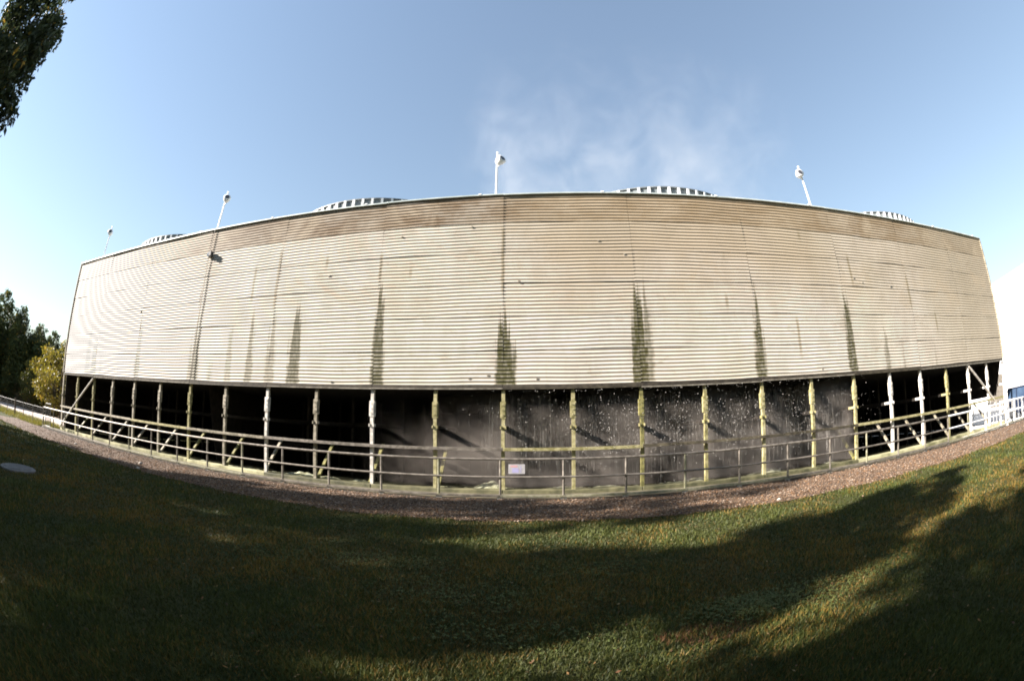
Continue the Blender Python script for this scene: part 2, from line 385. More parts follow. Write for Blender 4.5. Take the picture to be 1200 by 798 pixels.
def tree_meshes(name, h, cr, base, nl, size, colfn, trunk_r, seed, clumps=16, shape='round', flat=.75, elong=2.2, clr=.36):
    """a trunk with limbs and a crown of leaf clumps spread at the limbs' ends; origin at the foot"""
    r = random.Random(seed); t = MB(); cen = []; rad = []
    top = h*.9; lean = (r.uniform(-.04, .04)*h, r.uniform(-.04, .04)*h)
    def tp(z): u = z/h; return Vector((lean[0]*u*u+.12*math.sin(u*5+seed), lean[1]*u*u+.12*math.cos(u*4+seed), z))
    t.tube([tp(top*u) for u in (0, .04, .12, .3, .5, .7, .85, 1)], [trunk_r*s for s in (1.5, 1.15, 1, .85, .66, .44, .25, .08)], 10)
    for k in range(clumps):
        u = (k+.5)/clumps; z = base+(h*.97-base)*u
        if shape == 'cone': R = cr*(1-u)**.8+.25
        elif shape == 'column': R = cr*(.55+.45*math.sin(math.pi*min(1, u*1.1)))*(1-.42*u)
        else: R = cr*math.sin(math.pi*(.12+.82*u))**.8
        az = k*2.399+r.uniform(-.4, .4)
        q = r.uniform(.45, .85)*R if k < clumps-1 else 0
        p = tp(min(z, top))+Vector((math.cos(az)*q, math.sin(az)*q, 0)); p.z = z
        s0 = tp(max(base*.6, z-q*.7-.4)); mid = s0.lerp(p, .5)+Vector((0, 0, -.12*q+r.uniform(0, .3)))
        lr = trunk_r*.38*(1-.6*u)
        t.tube([s0, mid, p], [lr, lr*.65, lr*.15], 6)
        cen.append(tuple(p)); rad.append(max(.35, R*clr*r.uniform(.75, 1.3)))
        for e in range(2):
            a2 = az+r.uniform(-1.1, 1.1); pe = p+Vector((math.cos(a2), math.sin(a2), r.uniform(-.4, .5)))*R*.34
            t.tube([mid, pe], [lr*.5, lr*.1], 5); cen.append(tuple(pe)); rad.append(max(.3, R*clr*.7*r.uniform(.7, 1.2)))
    V, Fc, col = leaf_cloud(cen, rad, nl, size, colfn, flat, elong, .3)
    return t.mesh(name+'_trunk', M['bark'], True), np_mesh(name+'_crown', V, Fc, M['leaf'], col=col)
def place_tree(name, meshes, loc, rz, s, label, group, cat='tree'):
    o = thing(name, label, cat, loc, group); o.rotation_euler.z = rz; o.scale = (s, s, s)
    link('trunk', meshes[0], o); link('crown', meshes[1], o); return o

DK = green((.036,.054,.018), (.090,.105,.034), .03); 
GUM = green((.022,.034,.014), (.055,.070,.026), .03)
YL = green((.12,.11,.012), (.26,.22,.03), .10)
MID = green((.040,.050,.012), (.10,.105,.022), .05)
gum = [tree_meshes('gum_tree', 15, 4.2, 4.2, 10500, .115, GUM, .24, s, 20, 'round', .8, 2.4, .36) for s in (3, 8)]
pine = [tree_meshes('tall_tree', 15, 3.9, .8, 17000, .20, DK, .26, s, 40, 'column', 1.0, 2.0, .55) for s in (2, 5, 9)]
slim = tree_meshes('slim_gum_tree', 16, 1.75, 3.5, 8500, .12, GUM, .2, 12, 26, 'round', 1.0, 2.4, .55)
yel = [tree_meshes('bushy_tree', 8, 3.3, .8, 6000, .15, c, .16, s, 20, 'round', .8, 1.9, .42) for s, c in ((4, YL), (6, MID))]

# trees beyond the road, at the left
FT = [(-73,20.5,0,1.00,'dark tall tree standing at the far left end of the tree line'),
      (-75,24.2,1,1.08,'tallest dark tree with a narrow pointed top beyond the road'),
      (-70,26.3,2,.93,'dark slender tree just right of the tallest one beyond the road'),
      (-72,30.5,0,.80,'dark tree with a domed top behind the yellow-green bushy tree'),
      (-68,32.3,1,.78,'dark narrow tree in the gap between yellow tree and tower'),
      (-66,35.0,2,.66,'lowest dark tree seen beside the corner of the tower'),
      (-67.5,29.2,2,.80,'dark tree filling the dip right of the slender one'),
      (-64,33.4,0,.66,'low dark tree just left of the tower edge'),
      (-80,29.0,1,.95,'dim tall tree showing through the gap behind the others')]
for x, y, v, s, lab in FT: place_tree('tall_tree', pine[v], (x, y, 0), x*1.3, s, lab, 'dark trees beyond the road')
for x, y, v, s, lab in [(-50,21.6+4.2,0,1.08,'sunlit yellow-green bushy tree standing behind the road'),
                        (-49.5,23.6+4.8,1,.80,'olive green bushy tree right of the yellow one by the tower'),
                        (-58,20.4+5.2,1,.80,'olive bushy tree with orange leaves at the left edge of the view'),
                        (-47,23+3.2,1,.45,'low round bush at the road edge close to the tower corner'),
                        (-57,24+2.6,0,.50,'low yellowish bush at the road edge under the dark trees')]:
    place_tree('bushy_tree' if s > .6 else 'bush', yel[v], (x, y, 0), x*.7, s, lab, 'bushy trees along the road', 'tree' if s > .6 else 'bush')
# the big gum trees round the camera; they shade the lawn
SH = []
def yp(yprime, x): return yprime+.325*x
gum.append(slim); gum.append(tree_meshes('overhanging_gum_tree', 16, 1.75, 7.0, 11000, .12, GUM, .2, 12, 22, 'round', 1.0, 2.4, .55))
for yy, x, v, s, lab in [(4.95,-13.2,3,.88,'slim gum tree whose twigs hang into the upper left corner')]+[(a, b, c, d, 'tall gum tree in the shading row left behind the lawn') for a, b, c, d in
      [(6.0,-22,2,1.01),(.3,-22,2,1.4),(-3.3,-20,0,1.25),(-6,-24,1,1.35),(-10,-20,0,1.25),(-13,-28,1,1.3),(5.9,-32,2,1.15),(0,-34,2,1.4),(-3.6,-32,1,1.45),(-6.5,-35,0,1.4),
       (8.2,-30,2,.98),(5.7,-36,2,1.55),(9.9,-36,2,1.25),(12.0,-40,2,1.7),(14.2,-38,2,1.3),(10.8,-46,1,1.5),(17.2,-41,2,.75),(-3.5,-9.5,1,.9),(-.9,-11,2,1.1),(-8,-7,0,1.0),(-12.5,-9,1,1.0)]]:
    SH.append((x, yp(yy, x), v, s, x*.9+yy, lab))
for k, (x, y, v, s, rz, lab) in enumerate(SH):
    if k: lab = lab.replace('tall gum', 'tall slim gum' if v == 2 else 'tall broad gum')
    o = place_tree('gum_tree', gum[v], (x, y, 0), rz, s, lab, 'gum trees shading the lawn')
    if k in (0, 1): w = (.84, .82)[k]; o.scale = (s*w, s*w, s)
place_tree('gum_tree', gum[1], (13.5, -3.6, 0), 2.0, .84, 'gum tree at the right whose leaf tip touches the upper right corner', 'gum trees shading the lawn')
for k, (x, y) in enumerate([(-6,-9),(2,-10),(9,-9),(17,-8)]):
    place_tree('gum_tree', gum[k % 2], (x, y, 0), k*1.7, 1.0, 'gum tree standing behind the viewpoint of the lawn', 'gum trees shading the lawn')

# ------------------------------------------------------------------ cooling tower
T = thing('cooling_tower', 'long cooling tower with stained corrugated cladding above open timber bays', 'cooling tower', ((XL+XR)/2, YC, 0))
def tp(name, mb, m, parent=T, **kw):
    o = mb.build(name, m, None, **kw)
    o.parent = parent
    if parent is T: o.matrix_parent_inverse = Matrix.Translation(-Vector(T.location))
    return o
def tlink(name, me, loc, rot=None):
    o = link(name, me, T); o.location = Vector(loc)-Vector(T.location)
    if rot: o.rotation_euler = rot
    return o

PITCHC = .1394; AMP = .0140
def panel_mesh(hh, seed):
    r = np.random.default_rng(seed); nr = int(round(hh/PITCHC)); ns = nr*8; L = 2*BAY-.004; nx = 10
    zz = np.linspace(0, hh, ns+1); xs = np.linspace(-L/2, L/2, nx+1)
    ph = np.cos(zz/hh*nr*2*np.pi)             # crest at the lower edge
    gx, gz = np.meshgrid(xs, zz); gy = np.repeat((-AMP*ph)[:, None], nx+1, 1)
    gy = gy+np.interp(gz, [0, hh], [-.005, .0])                       # each sheet laps over the one below
    gy = gy+.006*np.sin(gx*1.3+r.uniform(0, 6))*np.sin(gz*2.2+r.uniform(0, 6))+r.normal(0, .0012, (1, nx+1))
    gz = gz+.013*np.sin(gx*.9+r.uniform(0, 6))+.006*np.sin(gx*2.3+r.uniform(0, 6))
    V = np.stack([gx.ravel(), gy.ravel(), gz.ravel()], 1); n = len(V)
    V2 = V+np.array([0, .004, 0])
    i = np.arange(nx*ns); rr = i//nx; c = i % nx; a = rr*(nx+1)+c
    Fq = np.stack([a, a+1, a+nx+2, a+nx+1], 1)
    e0 = np.arange(nx)
    gv = np.repeat(((1-ph)/2)[:, None], nx+1, 1).ravel()
    lip = np.concatenate([V[:nx+1], V2[:nx+1]]); k = 2*n
    edge = np.stack([e0+1+k, e0+k, e0+k+nx+1, e0+1+k+nx+1], 1)                   # lower lip
    rim = np.concatenate([V[::nx+1], V2[::nx+1], V[nx::nx+1], V2[nx::nx+1]]); k2 = k+2*(nx+1); j = np.arange(ns); q = ns+1
    left = np.stack([j, j+1, j+1+q, j+q], 1)+k2; rightf = np.stack([j+1, j, j+q, j+1+q], 1)+k2+2*q
    me = np_mesh('cladding_panel', np.concatenate([V, V2, lip, rim]), np.concatenate([Fq, Fq[:, ::-1]+n, edge, left, rightf]), M['cladding'], True)
    g = me.attributes.new('groove', 'FLOAT', 'POINT')
    g.data.foreach_set('value', np.concatenate([gv, gv, np.full(2*(nx+1), .4), np.full(4*q, .7)]).astype(np.float32)); return me
ZBAND = 10.124; HR = (ZBAND-ZB)/5; HT = ZT-ZBAND+.03
pm = [panel_mesh(HR, s) for s in range(5)]; pmt = [panel_mesh(HT, s+10) for s in range(3)]
for c in range(12):
    xc = (cx(2*c)+cx(2*c+2))/2
    for r in range(6):
        me = pm[(c*3+r*2) % 5] if r < 5 else pmt[c % 3]
        o = tlink('cladding_panel', me, (xc+random.uniform(-.004, .004), YW+random.uniform(-.004, .004), ZB+r*HR+random.uniform(-.004, .004)), (0, random.uniform(-.0022, .0022), 0))
# fixing battens behind, corner trims, coping and small top rail
tp('sheathing', MB().box((XL, YW+.05, ZB+.02), (XR, YW+.12, ZT-.02)), M['dark_wood'])
for x, s in ((cx(0)+.02, -1), (cx(24)-.02, 1)):
    b = MB(); b.box((min(x, x+s*.12), YW-.055, ZB), (max(x, x+s*.12), YW+.14, ZT+.03)); tp('corner_trim', b, M['grey_post'])
for c in range(12):
    xa, xb = cx(2*c)+.006, cx(2*c+2)-.006
    dz = random.uniform(-.008, .008)
    tp('coping', MB().box((xa, YW-.085, ZT+.005+dz), (xb, YW+.2, ZT+.065+dz)), M['grey_cap'], bevel=.008)
    tp('coping_clip', MB().box((xb-1.0, YW-.10, ZT+.05), (xb-.88, YW+.1, ZT+.10)), M['white_paint'])
    dz = random.uniform(-.025, .02)
    tp('ledger', MB().box((xa, YW-.03, ZB-.125+dz), (xb, YW+.10, ZB-.008+dz)), M['ledger_wood'], bevel=.008)
    tp('drip_batten', MB().box((xa, YW-.052, ZB-.175+dz), (xb, YW-.005, ZB-.13+dz)), M['batten'] if c % 3 else M['wet_wood'])
# small dark fixing plates and rust holes left on the sheets
fx = MB().box((-.035, -.02, -.035), (.035, .02, .035)).mesh('fixing_plate', M['batten'])
for x, z in ((2.94,8.46),(-7.95,3.89),(-2.65,4.01),(-2.0,4.12),(-.32,3.98),(10.91,3.98),(13.53,7.78),(14.04,7.61),(16.01,7.53),(-5.42,9.47),(-2.68,9.71),(2.0,9.01),(-20.56,7.22),(-8.44,8.07),(-.93,7.46)):
    o = tlink('fixing_plate', fx, (x*1.0323, YW-.012, (z-2)*1.0323+2)); o.scale = (random.uniform(.7, 1.5), 1, random.uniform(.6, 1.2))
# roof, ends, back, floor of the fill
tp('fan_deck', MB().box((XL, YW+.13, ZR-.15), (XR, YB, ZR)), M['roof_deck'])
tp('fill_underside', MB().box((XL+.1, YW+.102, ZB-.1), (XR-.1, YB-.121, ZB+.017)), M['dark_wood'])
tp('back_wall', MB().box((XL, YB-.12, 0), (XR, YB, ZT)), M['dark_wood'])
def end_cladding(x, s):
    ns = int((ZT-ZB)/PITCHC)*6; zz = np.linspace(ZB, ZT, ns+1); g = -np.cos((zz-ZB)/PITCHC*2*np.pi)
    ys = np.linspace(YW+.13, YB, 9); gy, gz = np.meshgrid(ys, zz); gx = np.repeat((x+s*AMP*-g)[:, None], 9, 1)
    V = np.stack([gx.ravel(), gy.ravel(), gz.ravel()], 1); i = np.arange(8*ns); a = (i//8)*9+i % 8
    me = np_mesh('end_cladding', V, np.stack([a, a+1, a+10, a+9], 1), M['cladding'], True)
    at = me.attributes.new('groove', 'FLOAT', 'POINT'); at.data.foreach_set('value', np.repeat(((1+g)/2)[:, None], 9, 1).ravel().astype(np.float32))
    o = link('end_cladding', me, T); o.matrix_parent_inverse = Matrix.Translation(-Vector(T.location))
end_cladding(XL-.03, -1); end_cladding(XR+.03, 1)
# wind walls between the cells and at the ends, raked at their lower front corner
for i in (6, 12, 18):
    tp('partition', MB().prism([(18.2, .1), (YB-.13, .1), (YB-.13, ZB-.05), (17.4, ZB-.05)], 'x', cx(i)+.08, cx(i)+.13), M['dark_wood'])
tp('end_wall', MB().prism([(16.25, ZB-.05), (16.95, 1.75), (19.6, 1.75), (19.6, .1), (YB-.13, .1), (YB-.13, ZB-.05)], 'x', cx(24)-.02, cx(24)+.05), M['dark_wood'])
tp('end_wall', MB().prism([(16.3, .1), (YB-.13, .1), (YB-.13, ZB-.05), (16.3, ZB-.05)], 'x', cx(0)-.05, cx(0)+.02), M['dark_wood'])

# front columns with splice plates, ties and raking struts
def col_mesh(seed, m, h=3.66):
    r = random.Random(seed); b = MB(); w = .062
    zs = [0, 1.0, 1.9, 2.8, h]; off = [(r.uniform(-.012, .012), r.uniform(-.008, .008)) for _ in zs]
    for (za, oa), (zb, ob) in zip(zip(zs, off), zip(zs[1:], off[1:])):
        b.add([(oa[0]+sx*w, oa[1]+sy*w, za) for sx, sy in ((-1,-1),(1,-1),(1,1),(-1,1))]+[(ob[0]+sx*w, ob[1]+sy*w, zb) for sx, sy in ((-1,-1),(1,-1),(1,1),(-1,1))],
              [(0,1,5,4),(1,2,6,5),(2,3,7,6),(3,0,4,7),(4,5,6,7),(0,3,2,1)])
    return b.mesh('column', m)
def splice_mesh(m, s):
    b = MB(); b.box((-.098-.006*s, -.082, 2.66), (.098, .07, 3.24)); b.box((-.07, -.094, 2.72), (.07, -.082, 3.18))
    for z in (2.78, 2.95, 3.12): b.tube([(-.04*s+.02, -.125, z), (-.04*s+.02, -.09, z)], .016, 6)
    return b.mesh('splice_plate', m)
CM = {}
for key in ('white_post', 'grey_post', 'moss_post', 'moss_wet'):
    CM[key] = ([col_mesh(s+len(key), M[key]) for s in range(3)], splice_mesh(M[key], 1))
kinds = {**{i: 'grey_post' for i in range(25)}, **{i: 'moss_post' for i in (1, 2, 6, 11, 12, 13, 15, 16, 17, 18)}, 10: 'white_post', 8: 'white_post', 19: 'white_post', 20: 'white_post', 22: 'white_post', 23: 'white_post', 24: 'white_post', 21: 'moss_post', 14: 'moss_wet'}
for i in range(25):
    k = kinds[i]
    o = tlink('column', CM[k][0][i % 3], (cx(i), YC, 0.02))
    if i not in (0, 24): link('splice_plate', CM[k][1], o)
    # transverse tie with its end standing proud of the column, and a raking strut from the column foot
    for sgn in (1, -1):
        xa, xb = sorted((cx(i)+sgn*.065, cx(i)+sgn*.105))
        tp('tie_end', MB().box((xa, YC-.12, 2.30), (xb, YC+(.42 if i >= 18 else .08), 2.41)), M[k if k != 'moss_wet' else 'moss_post'])  # paler stub stands in for the sunlit reach of the tie
        tp('tie_beam', MB().box((xa, YC+(.423 if i >= 18 else .083), 2.285), (xb, 19.7, 2.415)), M['dark_wood'])  # dark colour paints the overhang's shade on the rest
    if i not in (0, 24) and i not in (13, 14, 15, 16, 17):
        tp('raking_strut', MB().bar((cx(i)+(.10 if i % 2 else -.10), YC+.05, .2), (cx(i)+(.10 if i % 2 else -.10), 17.6, 1.62), .085, .12, (1, 0, 0)), M['grey_post' if i in (3,4,5,8,19,20,21,22,23,2) else 'moss_wet'])
# inner columns
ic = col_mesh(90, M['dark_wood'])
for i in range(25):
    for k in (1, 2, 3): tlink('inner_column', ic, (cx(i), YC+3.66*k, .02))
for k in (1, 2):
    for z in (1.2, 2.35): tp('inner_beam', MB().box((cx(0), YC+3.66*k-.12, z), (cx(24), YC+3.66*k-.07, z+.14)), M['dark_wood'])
# longitudinal walers on the column faces, two bays each
for c in range(12):
    m = {6: 'moss_post', 7: 'wet_wood', 8: 'wet_wood', 5: 'galv', 4: 'galv', 3: 'grey_post', 9: 'moss_post', 10: 'moss_post', 11: 'moss_post'}.get(c, 'moss_post' if c == 2 else 'grey_post')
    dz = random.uniform(-.012, .012)
    tp('waler', MB().box((cx(2*c)+.005, YC-.20, 1.545+dz), (cx(2*c+2)-.005, YC-.075, 1.655+dz)), M[m], bevel=.006)
# long diagonal braces of the end bays
tp('diagonal_brace', MB().bar((cx(2), YC-.13, 3.6), (cx(0)+.12, YC-.23, .25), .05, .12, (0, 1, 0)), M['white_post'])
tp('diagonal_brace', MB().bar((cx(22), YC-.13, 3.6), (cx(24)-.12, YC-.23, .25), .05, .12, (0, 1, 0)), M['white_post'])
# basin kerb, mossy and broken into casts
for c in range(12):
    tp('basin_kerb', MB().box((cx(2*c)+.008, 15.95-random.uniform(0, .03), 0), (cx(2*c+2)-.008, 16.5, .17+random.uniform(-.01, .012))), M['kerb_wet_shaded' if 4 <= c <= 8 else 'basin_concrete'], bevel=.02)  # middle casts darker: wet concrete with shade painted into the colour
# fan stacks
RST, YST, ZST = 5.68, 17.75+5.68, 12.80
rib = MB().box((RST-.02, -.055, -1.72), (RST+.10, .055, -.04)).add([(RST+.005, -.19, -1.72), (RST+.005, .19, -1.72), (RST+.03, .055, -.16), (RST+.03, -.055, -.16)], [(0, 1, 2, 3)]).mesh('rib', M['stack_white'])
shell = MB().lathe([(RST-.05, -1.75), (RST, -1.75), (RST, -.05), (RST+.07, -.05), (RST+.07, 0), (RST-.10, 0), (RST-.10, -.06), (RST-.05, -.06), (RST-.05, -1.75)], (0, 0, 0), 96).mesh('fan_stack', M['stack_grey'], False)
NRIB = 76
for i in (3, 9, 15, 21):
    s = tlink('fan_stack', shell, (cx(i), YST, ZST))
    for k in range(NRIB):
        o = link('rib', rib, s); o.rotation_euler.z = 2*math.pi*k/NRIB
    f = MB().lathe([(.35, -.9), (.35, -.5), (.02, -.45)], (0, 0, 0), 16, cap=True)
    for k in range(8):
        a = 2*math.pi*k/8; f.bar((math.cos(a)*.3, math.sin(a)*.3, -.7), (math.cos(a)*5.4, math.sin(a)*5.4, -.66), .5, .05, (math.sin(a)*.2, -math.cos(a)*.2, 1))
    link('fan', f.mesh('fan', M['steel_dark']), s)

# ------------------------------------------------------------------ floodlights on the roof edge, wall lamp with conduit
def floodlight(x, side, lean, label):
    o = thing('floodlight', label, 'floodlight', (x, YW+.13, ZT+.06), 'floodlights along the roof edge')
    H = 2.15
    MB().tube([(0, 0, 0), (lean*.5, 0, H*.5), (lean, 0, H)], [.045, .04, .036], 10).tube([(0, 0, 0), (0, 0, .05)], .11, 10).build('pole', M['white_paint'], o, smooth=False)
    h = MB(); a = (lean, -.02, H-.36)
    # round housing tipped down, its dark glass turned to the side
    hd = MB().lathe([(.05, -.26), (.13, -.21), (.19, -.08), (.215, .05), (.205, .11), (.12, .13)], (0, 0, 0), 18, cap=True)
    ho = hd.build('lamp_head', M['white_paint'], o, smooth=True); ho.location = (lean+side*.15, -.12, H-.42)
    ho.rotation_euler = Vector((.66, -.62, .32) if side > 0 else (-.15, -.85, .15)).to_track_quat('Z', 'Y').to_euler()
    MB().lathe([(.0, 0), (.125, 0), (.125, .012), (.0, .02)], (0, 0, .13), 18).build('lens', M['lens'], ho)
    MB().bar((lean, 0, H-.66), (lean+side*.2, -.08, H-.56), .03, .05).build('bracket', M['white_paint'], o)
    MB().box((lean-.045, -.04, H-.02), (lean+.045, .04, H+.10)).build('photocell', M['white_paint'], o, bevel=.02)
floodlight(-27.69, 1, .10, 'white floodlight on a short pole at the left end of the roof edge')
floodlight(-16.05, 1, .10, 'white floodlight on the pole directly above the small wall lamp')
floodlight(-1.86, 1, .03, 'white floodlight on the tallest looking pole at the middle of the wall')
floodlight(12.42, -1, -.08, 'white floodlight facing left between the two right fan stacks')
wl = thing('wall_lamp', 'small round wall lamp on a conduit running down the cladding', 'wall lamp', (-16.0, YW-.06, 9.97))
MB().lathe([(.03, -.16), (.12, -.12), (.17, .0), (.17, .05), (.10, .06)], (0, 0, 0), 16, cap=True).build('lamp_head', M['white_paint'], wl).rotation_euler = (math.radians(75), 0, math.radians(30))
MB().box((.06, -.18, -.14), (.24, .0, .12)).build('junction_box', M['steel_dark'], wl, bevel=.02)
MB().tube([(-.02, -.0, 1.4), (-.02, -.01, .1), (0, -.005, -2), (.0, 0, -4.0), (-.06, 0, -6.0)], .017, 6).build('conduit', M['galv'], wl)

# ------------------------------------------------------------------ handrail in front of the basin
YR = 14.64
HRL = thing('handrail', 'long grey pipe handrail with two rails in front of the cooling tower', 'handrail', (0, YR, 0))
XA, XB = -31.4, 28.2
pxs = [-1.5+2.0*k for k in range(-15, 15)]
post = MB().tube([(0, 0, .14), (0, 0, 1.29)], .040, 8).box((-.07, -.05, .125), (.07, .05, .145)).mesh('post', M['galv'])
postm = MB().tube([(0, 0, .14), (0, 0, 1.29)], .042, 8).box((-.07, -.05, .125), (.07, .05, .145)).mesh('post', M['galv_moss'])
postw = MB().tube([(0, 0, .14), (0, 0, 1.29)], .042, 8).box((-.07, -.05, .125), (.07, .05, .145)).mesh('post', M['white_paint'])
for k, x in enumerate(pxs):
    o = link('post', postw if x > 21 else (postm if k % 4 == 2 else post), HRL); o.location = (x, 0, 0); o.rotation_euler.y = random.uniform(-.006, .006)
segs = list(range(0, len(pxs), 5))
for a in segs:
    xa = pxs[a] if a else XA; xb = pxs[min(a+5, len(pxs)-1)] if a+5 < len(pxs) else XB
    m = M['white_paint'] if xa > 18 else M['galv']  # galv darkened to carry tree shade; white end stands for full sun
    MB().tube([(xa, 0, 1.31), (xb, 0, 1.31)], .042, 8).build('top_rail', m, HRL)
    MB().tube([(xa, -.045, .74), (xb, -.045, .74)], .033, 8).build('mid_rail', m, HRL)
    MB().box((xa+.004, -.045, .085), (xb-.004, .05, .15)).build('base_channel', M['galv_moss'] if a % 2 else M['galv'], HRL, bevel=.006)
blk = MB().box((-.1, -.02, 0), (.1, .05, .083)).mesh('block', M['concrete'])
for x in pxs: link('block', blk, HRL).location = (x, .01, .01)
# return leg of the rail round the right end of the tower
HR2 = thing('handrail', 'white handrail return leg running back past the right end of the tower', 'handrail', (28.2, YR, 0))
for k in range(4):
    o = link('post', postw, HR2); o.location = (0, .1+1.6*k, 0)
MB().tube([(0, 0, 1.31), (0, 5.2, 1.31)], .03, 8).build('top_rail', M['white_paint'], HR2)
MB().tube([(0, 0, .74), (0, 5.2, .74)], .024, 8).build('mid_rail', M['white_paint'], HR2)
for k in range(16):
    o = MB().tube([(0, .3*k+.2, .14), (0, .3*k+.2, 1.31)], .010, 6).build('baluster', M['white_paint'], HR2)
MB().box((-.05, 0, .06), (.05, 5.2, .13)).build('base_channel', M['white_paint'], HR2)
# thick white bollard-like end post
EP = thing('gate_post', 'thick white gate post standing where the handrail leaves the tower', 'post', (26.0, 15.0, 0))
MB().lathe([(.14, 0), (.14, 1.75), (.12, 1.8), (.02, 1.83)], (0, 0, 0), 16, cap=True).build('shaft', M['white_paint'], EP)
MB().lathe([(.17, .3), (.17, .36)], (0, 0, 0), 16, cap=True).build('collar', M['galv'], EP)
# safety sign on the rail
SG = thing('safety_sign', 'small white safety sign hung on the handrail under the middle of the wall', 'sign', (-.97, YR-.055, 1.0))
MB().box((-.26, -.006, -.155), (.26, .006, .155)).build('board', M['sign_white'], SG, bevel=.004)
MB().box((-.20, -.0085, .06), (.02, -.0065, .12)).build('header_band', M['sign_red'], SG)
e = MB().box((-.15, -.009, -.115), (.06, -.0065, .03)); e.build('emblem', M['sign_violet'], SG)
MB().box((.11, -.009, -.12), (.135, -.0065, .10)).build('divider', M['sign_violet'], SG)
for z in (.175, -.175):
    pass
for x in (-.18, .18): MB().tube([(x, .004, .15), (x, .03, .30)], .006, 5).build('hanger', M['galv'], SG)

# ------------------------------------------------------------------ fence and gate at the left
FN = thing('fence', 'low wire fence with dark posts along the road left of the tower', 'fence', (-32.4, 15.1, 0))
fp = MB().tube([(0, 0, 0), (0, 0, 1.25)], .035, 6).mesh('post', M['steel_dark'])
fpd = MB().tube([(0, 0, 0), (0, 0, 1.45)], .085, 8).mesh('post', M['bark'])
for k in range(14):
    o = link('post', fpd if k in (3, 8) else fp, FN); o.location = (-2.4*k, -.015*k, 0)
MB().tube([(0, 0, 1.22), (-31.2, -.195, 1.22)], .016, 6).build('top_wire', M['steel_dark'], FN)
for k in range(13):
    b = MB()
    for z in np.arange(.12, 1.2, .12): b.tube([(-2.4*k, -.015*k, z), (-2.4*k-2.4, -.015*k-.015, z)], .003, 3)
    for x in np.arange(0, 2.4, .15): b.tube([(-2.4*k-x, -.015*k, .05), (-2.4*k-x, -.015*k, 1.2)], .003, 3)
    o = b.build('wire_mesh', M['steel_dark'], FN); o['kind'] = 'stuff'
GT = thing('mesh_gate', 'dark mesh gate panel beside the left end of the handrail', 'gate', (-31.9, 15.1, 0))
b = MB()
for p, q in (((-.1,0,.08),(-.1,0,1.6)),((.9,0,.08),(.9,0,1.6)),((-.1,0,1.58),(.9,0,1.58)),((-.1,0,.1),(.9,0,.1))): b.tube([p, q], .03, 6)
b.build('frame', M['steel_dark'], GT)
b = MB()
for t in np.arange(0, 1.0, .06): b.tube([(-.1+t, 0, .1), (-.1+t, 0, 1.58)], .005, 3)
for t in np.arange(.1, 1.58, .06): b.tube([(-.1, 0, t), (.9, 0, t)], .005, 3)
b.build('wire_mesh', M['steel_dark'], GT)['kind'] = 'stuff'

# manhole cover in the lawn
MH = thing('manhole_cover', 'pale round concrete manhole cover set in the shaded lawn', 'manhole cover', (-12.75, 4.95, 0))
MB().lathe([(.62, 0), (.62, .05), (.58, .07), (.50, .07)], (0, 0, 0), 32).build('frame', M['cover'], MH)
MB().lathe([(.49, .0), (.49, .075), (.45, .085), (.0, .085)], (0, 0, 0), 32).build('lid', M['cover'], MH)
MB().box((-.06, -.3, .085), (.06, -.24, .092)).build('lifting_slot', M['steel_dark'], MH)

# ------------------------------------------------------------------ white building and car at the right
BG = thing('white_building', 'big plain white metal building behind the right end of the tower', 'building', (55, 24.8, 0))
BG.rotation_euler.z = math.radians(-15.6)
HB = 14.9
for r in range(9):
    z0 = HB/9*r; 
    for c in range(6):
        MB().box((0, -12+8*c+.01, z0+.008), (.25, -4+8*c-.01, z0+HB/9-.008)).build('wall_panel', M['building_white'], BG)
MB().box((.12, -12, 0), (20, 36, HB-.05)).build('shell', M['building_white'], BG)
MB().box((-.08, -12.1, HB), (20, 36.1, HB+.12)).build('roof', M['building_white'], BG)
MB().box((-.03, 9, .02), (.0, 12.5, 4.0)).build('door', M['galv'], BG)
CR = thing('parked_car', 'dark blue tall car parked in front of the white building', 'car', (31.3, 15.35, .02))
CR.rotation_euler.z = math.radians(-3)
# local: length along y (front at -y), width along x
body = MB().prism([(-2.45,.45),(-2.5,.75),(-2.4,1.05),(-1.35,1.18),(2.35,1.2),(2.45,1.0),(2.45,.5),(2.1,.36),(1.85,.36),(1.75,.62),(1.5,.78),(1.25,.62),(1.15,.36),(-1.1,.36),(-1.2,.62),(-1.45,.78),(-1.7,.62),(-1.8,.36),(-2.2,.38)], 'x', -.95, .95)
body.build('body', M['car_paint'], CR, bevel=.05)
cab = MB(); lo = [(-1.5,1.17),(2.3,1.17)]; 
def cabin(y0, y1, y2, y3, z0, z1, w0, w1):
    return [(-w0,y0,z0),(w0,y0,z0),(w0,y3,z0),(-w0,y3,z0),(-w1,y1,z1),(w1,y1,z1),(w1,y2,z1),(-w1,y2,z1)], [(0,3,2,1),(4,5,6,7),(0,1,5,4),(1,2,6,5),(2,3,7,6),(3,0,4,7)]
cab.add(*cabin(-1.45, -.65, 2.1, 2.38, 1.17, 1.98, .92, .76)); cab.build('cabin', M['car_paint'], CR, bevel=.05)
def side_window(ya0, ya1, yb0, yb1, name='window'):
    for s in (-1, 1):
        def xz(z): return s*(.92-(z-1.17)/.81*.16+.006)
        z0, z1 = 1.26, 1.86
        v = [(xz(z0), ya0, z0), (xz(z0), ya1, z0), (xz(z1), yb1, z1), (xz(z1), yb0, z1)]
        v2 = [(x+s*.006, y, z) for x, y, z in v]
        MB().add(v+v2, [(0,1,2,3),(4,7,6,5),(0,4,5,1),(1,5,6,2),(2,6,7,3),(3,7,4,0)]).build(name, M['car_glass'], CR)
side_window(-1.1, -.1, -.58, -.1); side_window(.0, 1.05, .0, 1.05); side_window(1.15, 2.15, 1.15, 1.98)
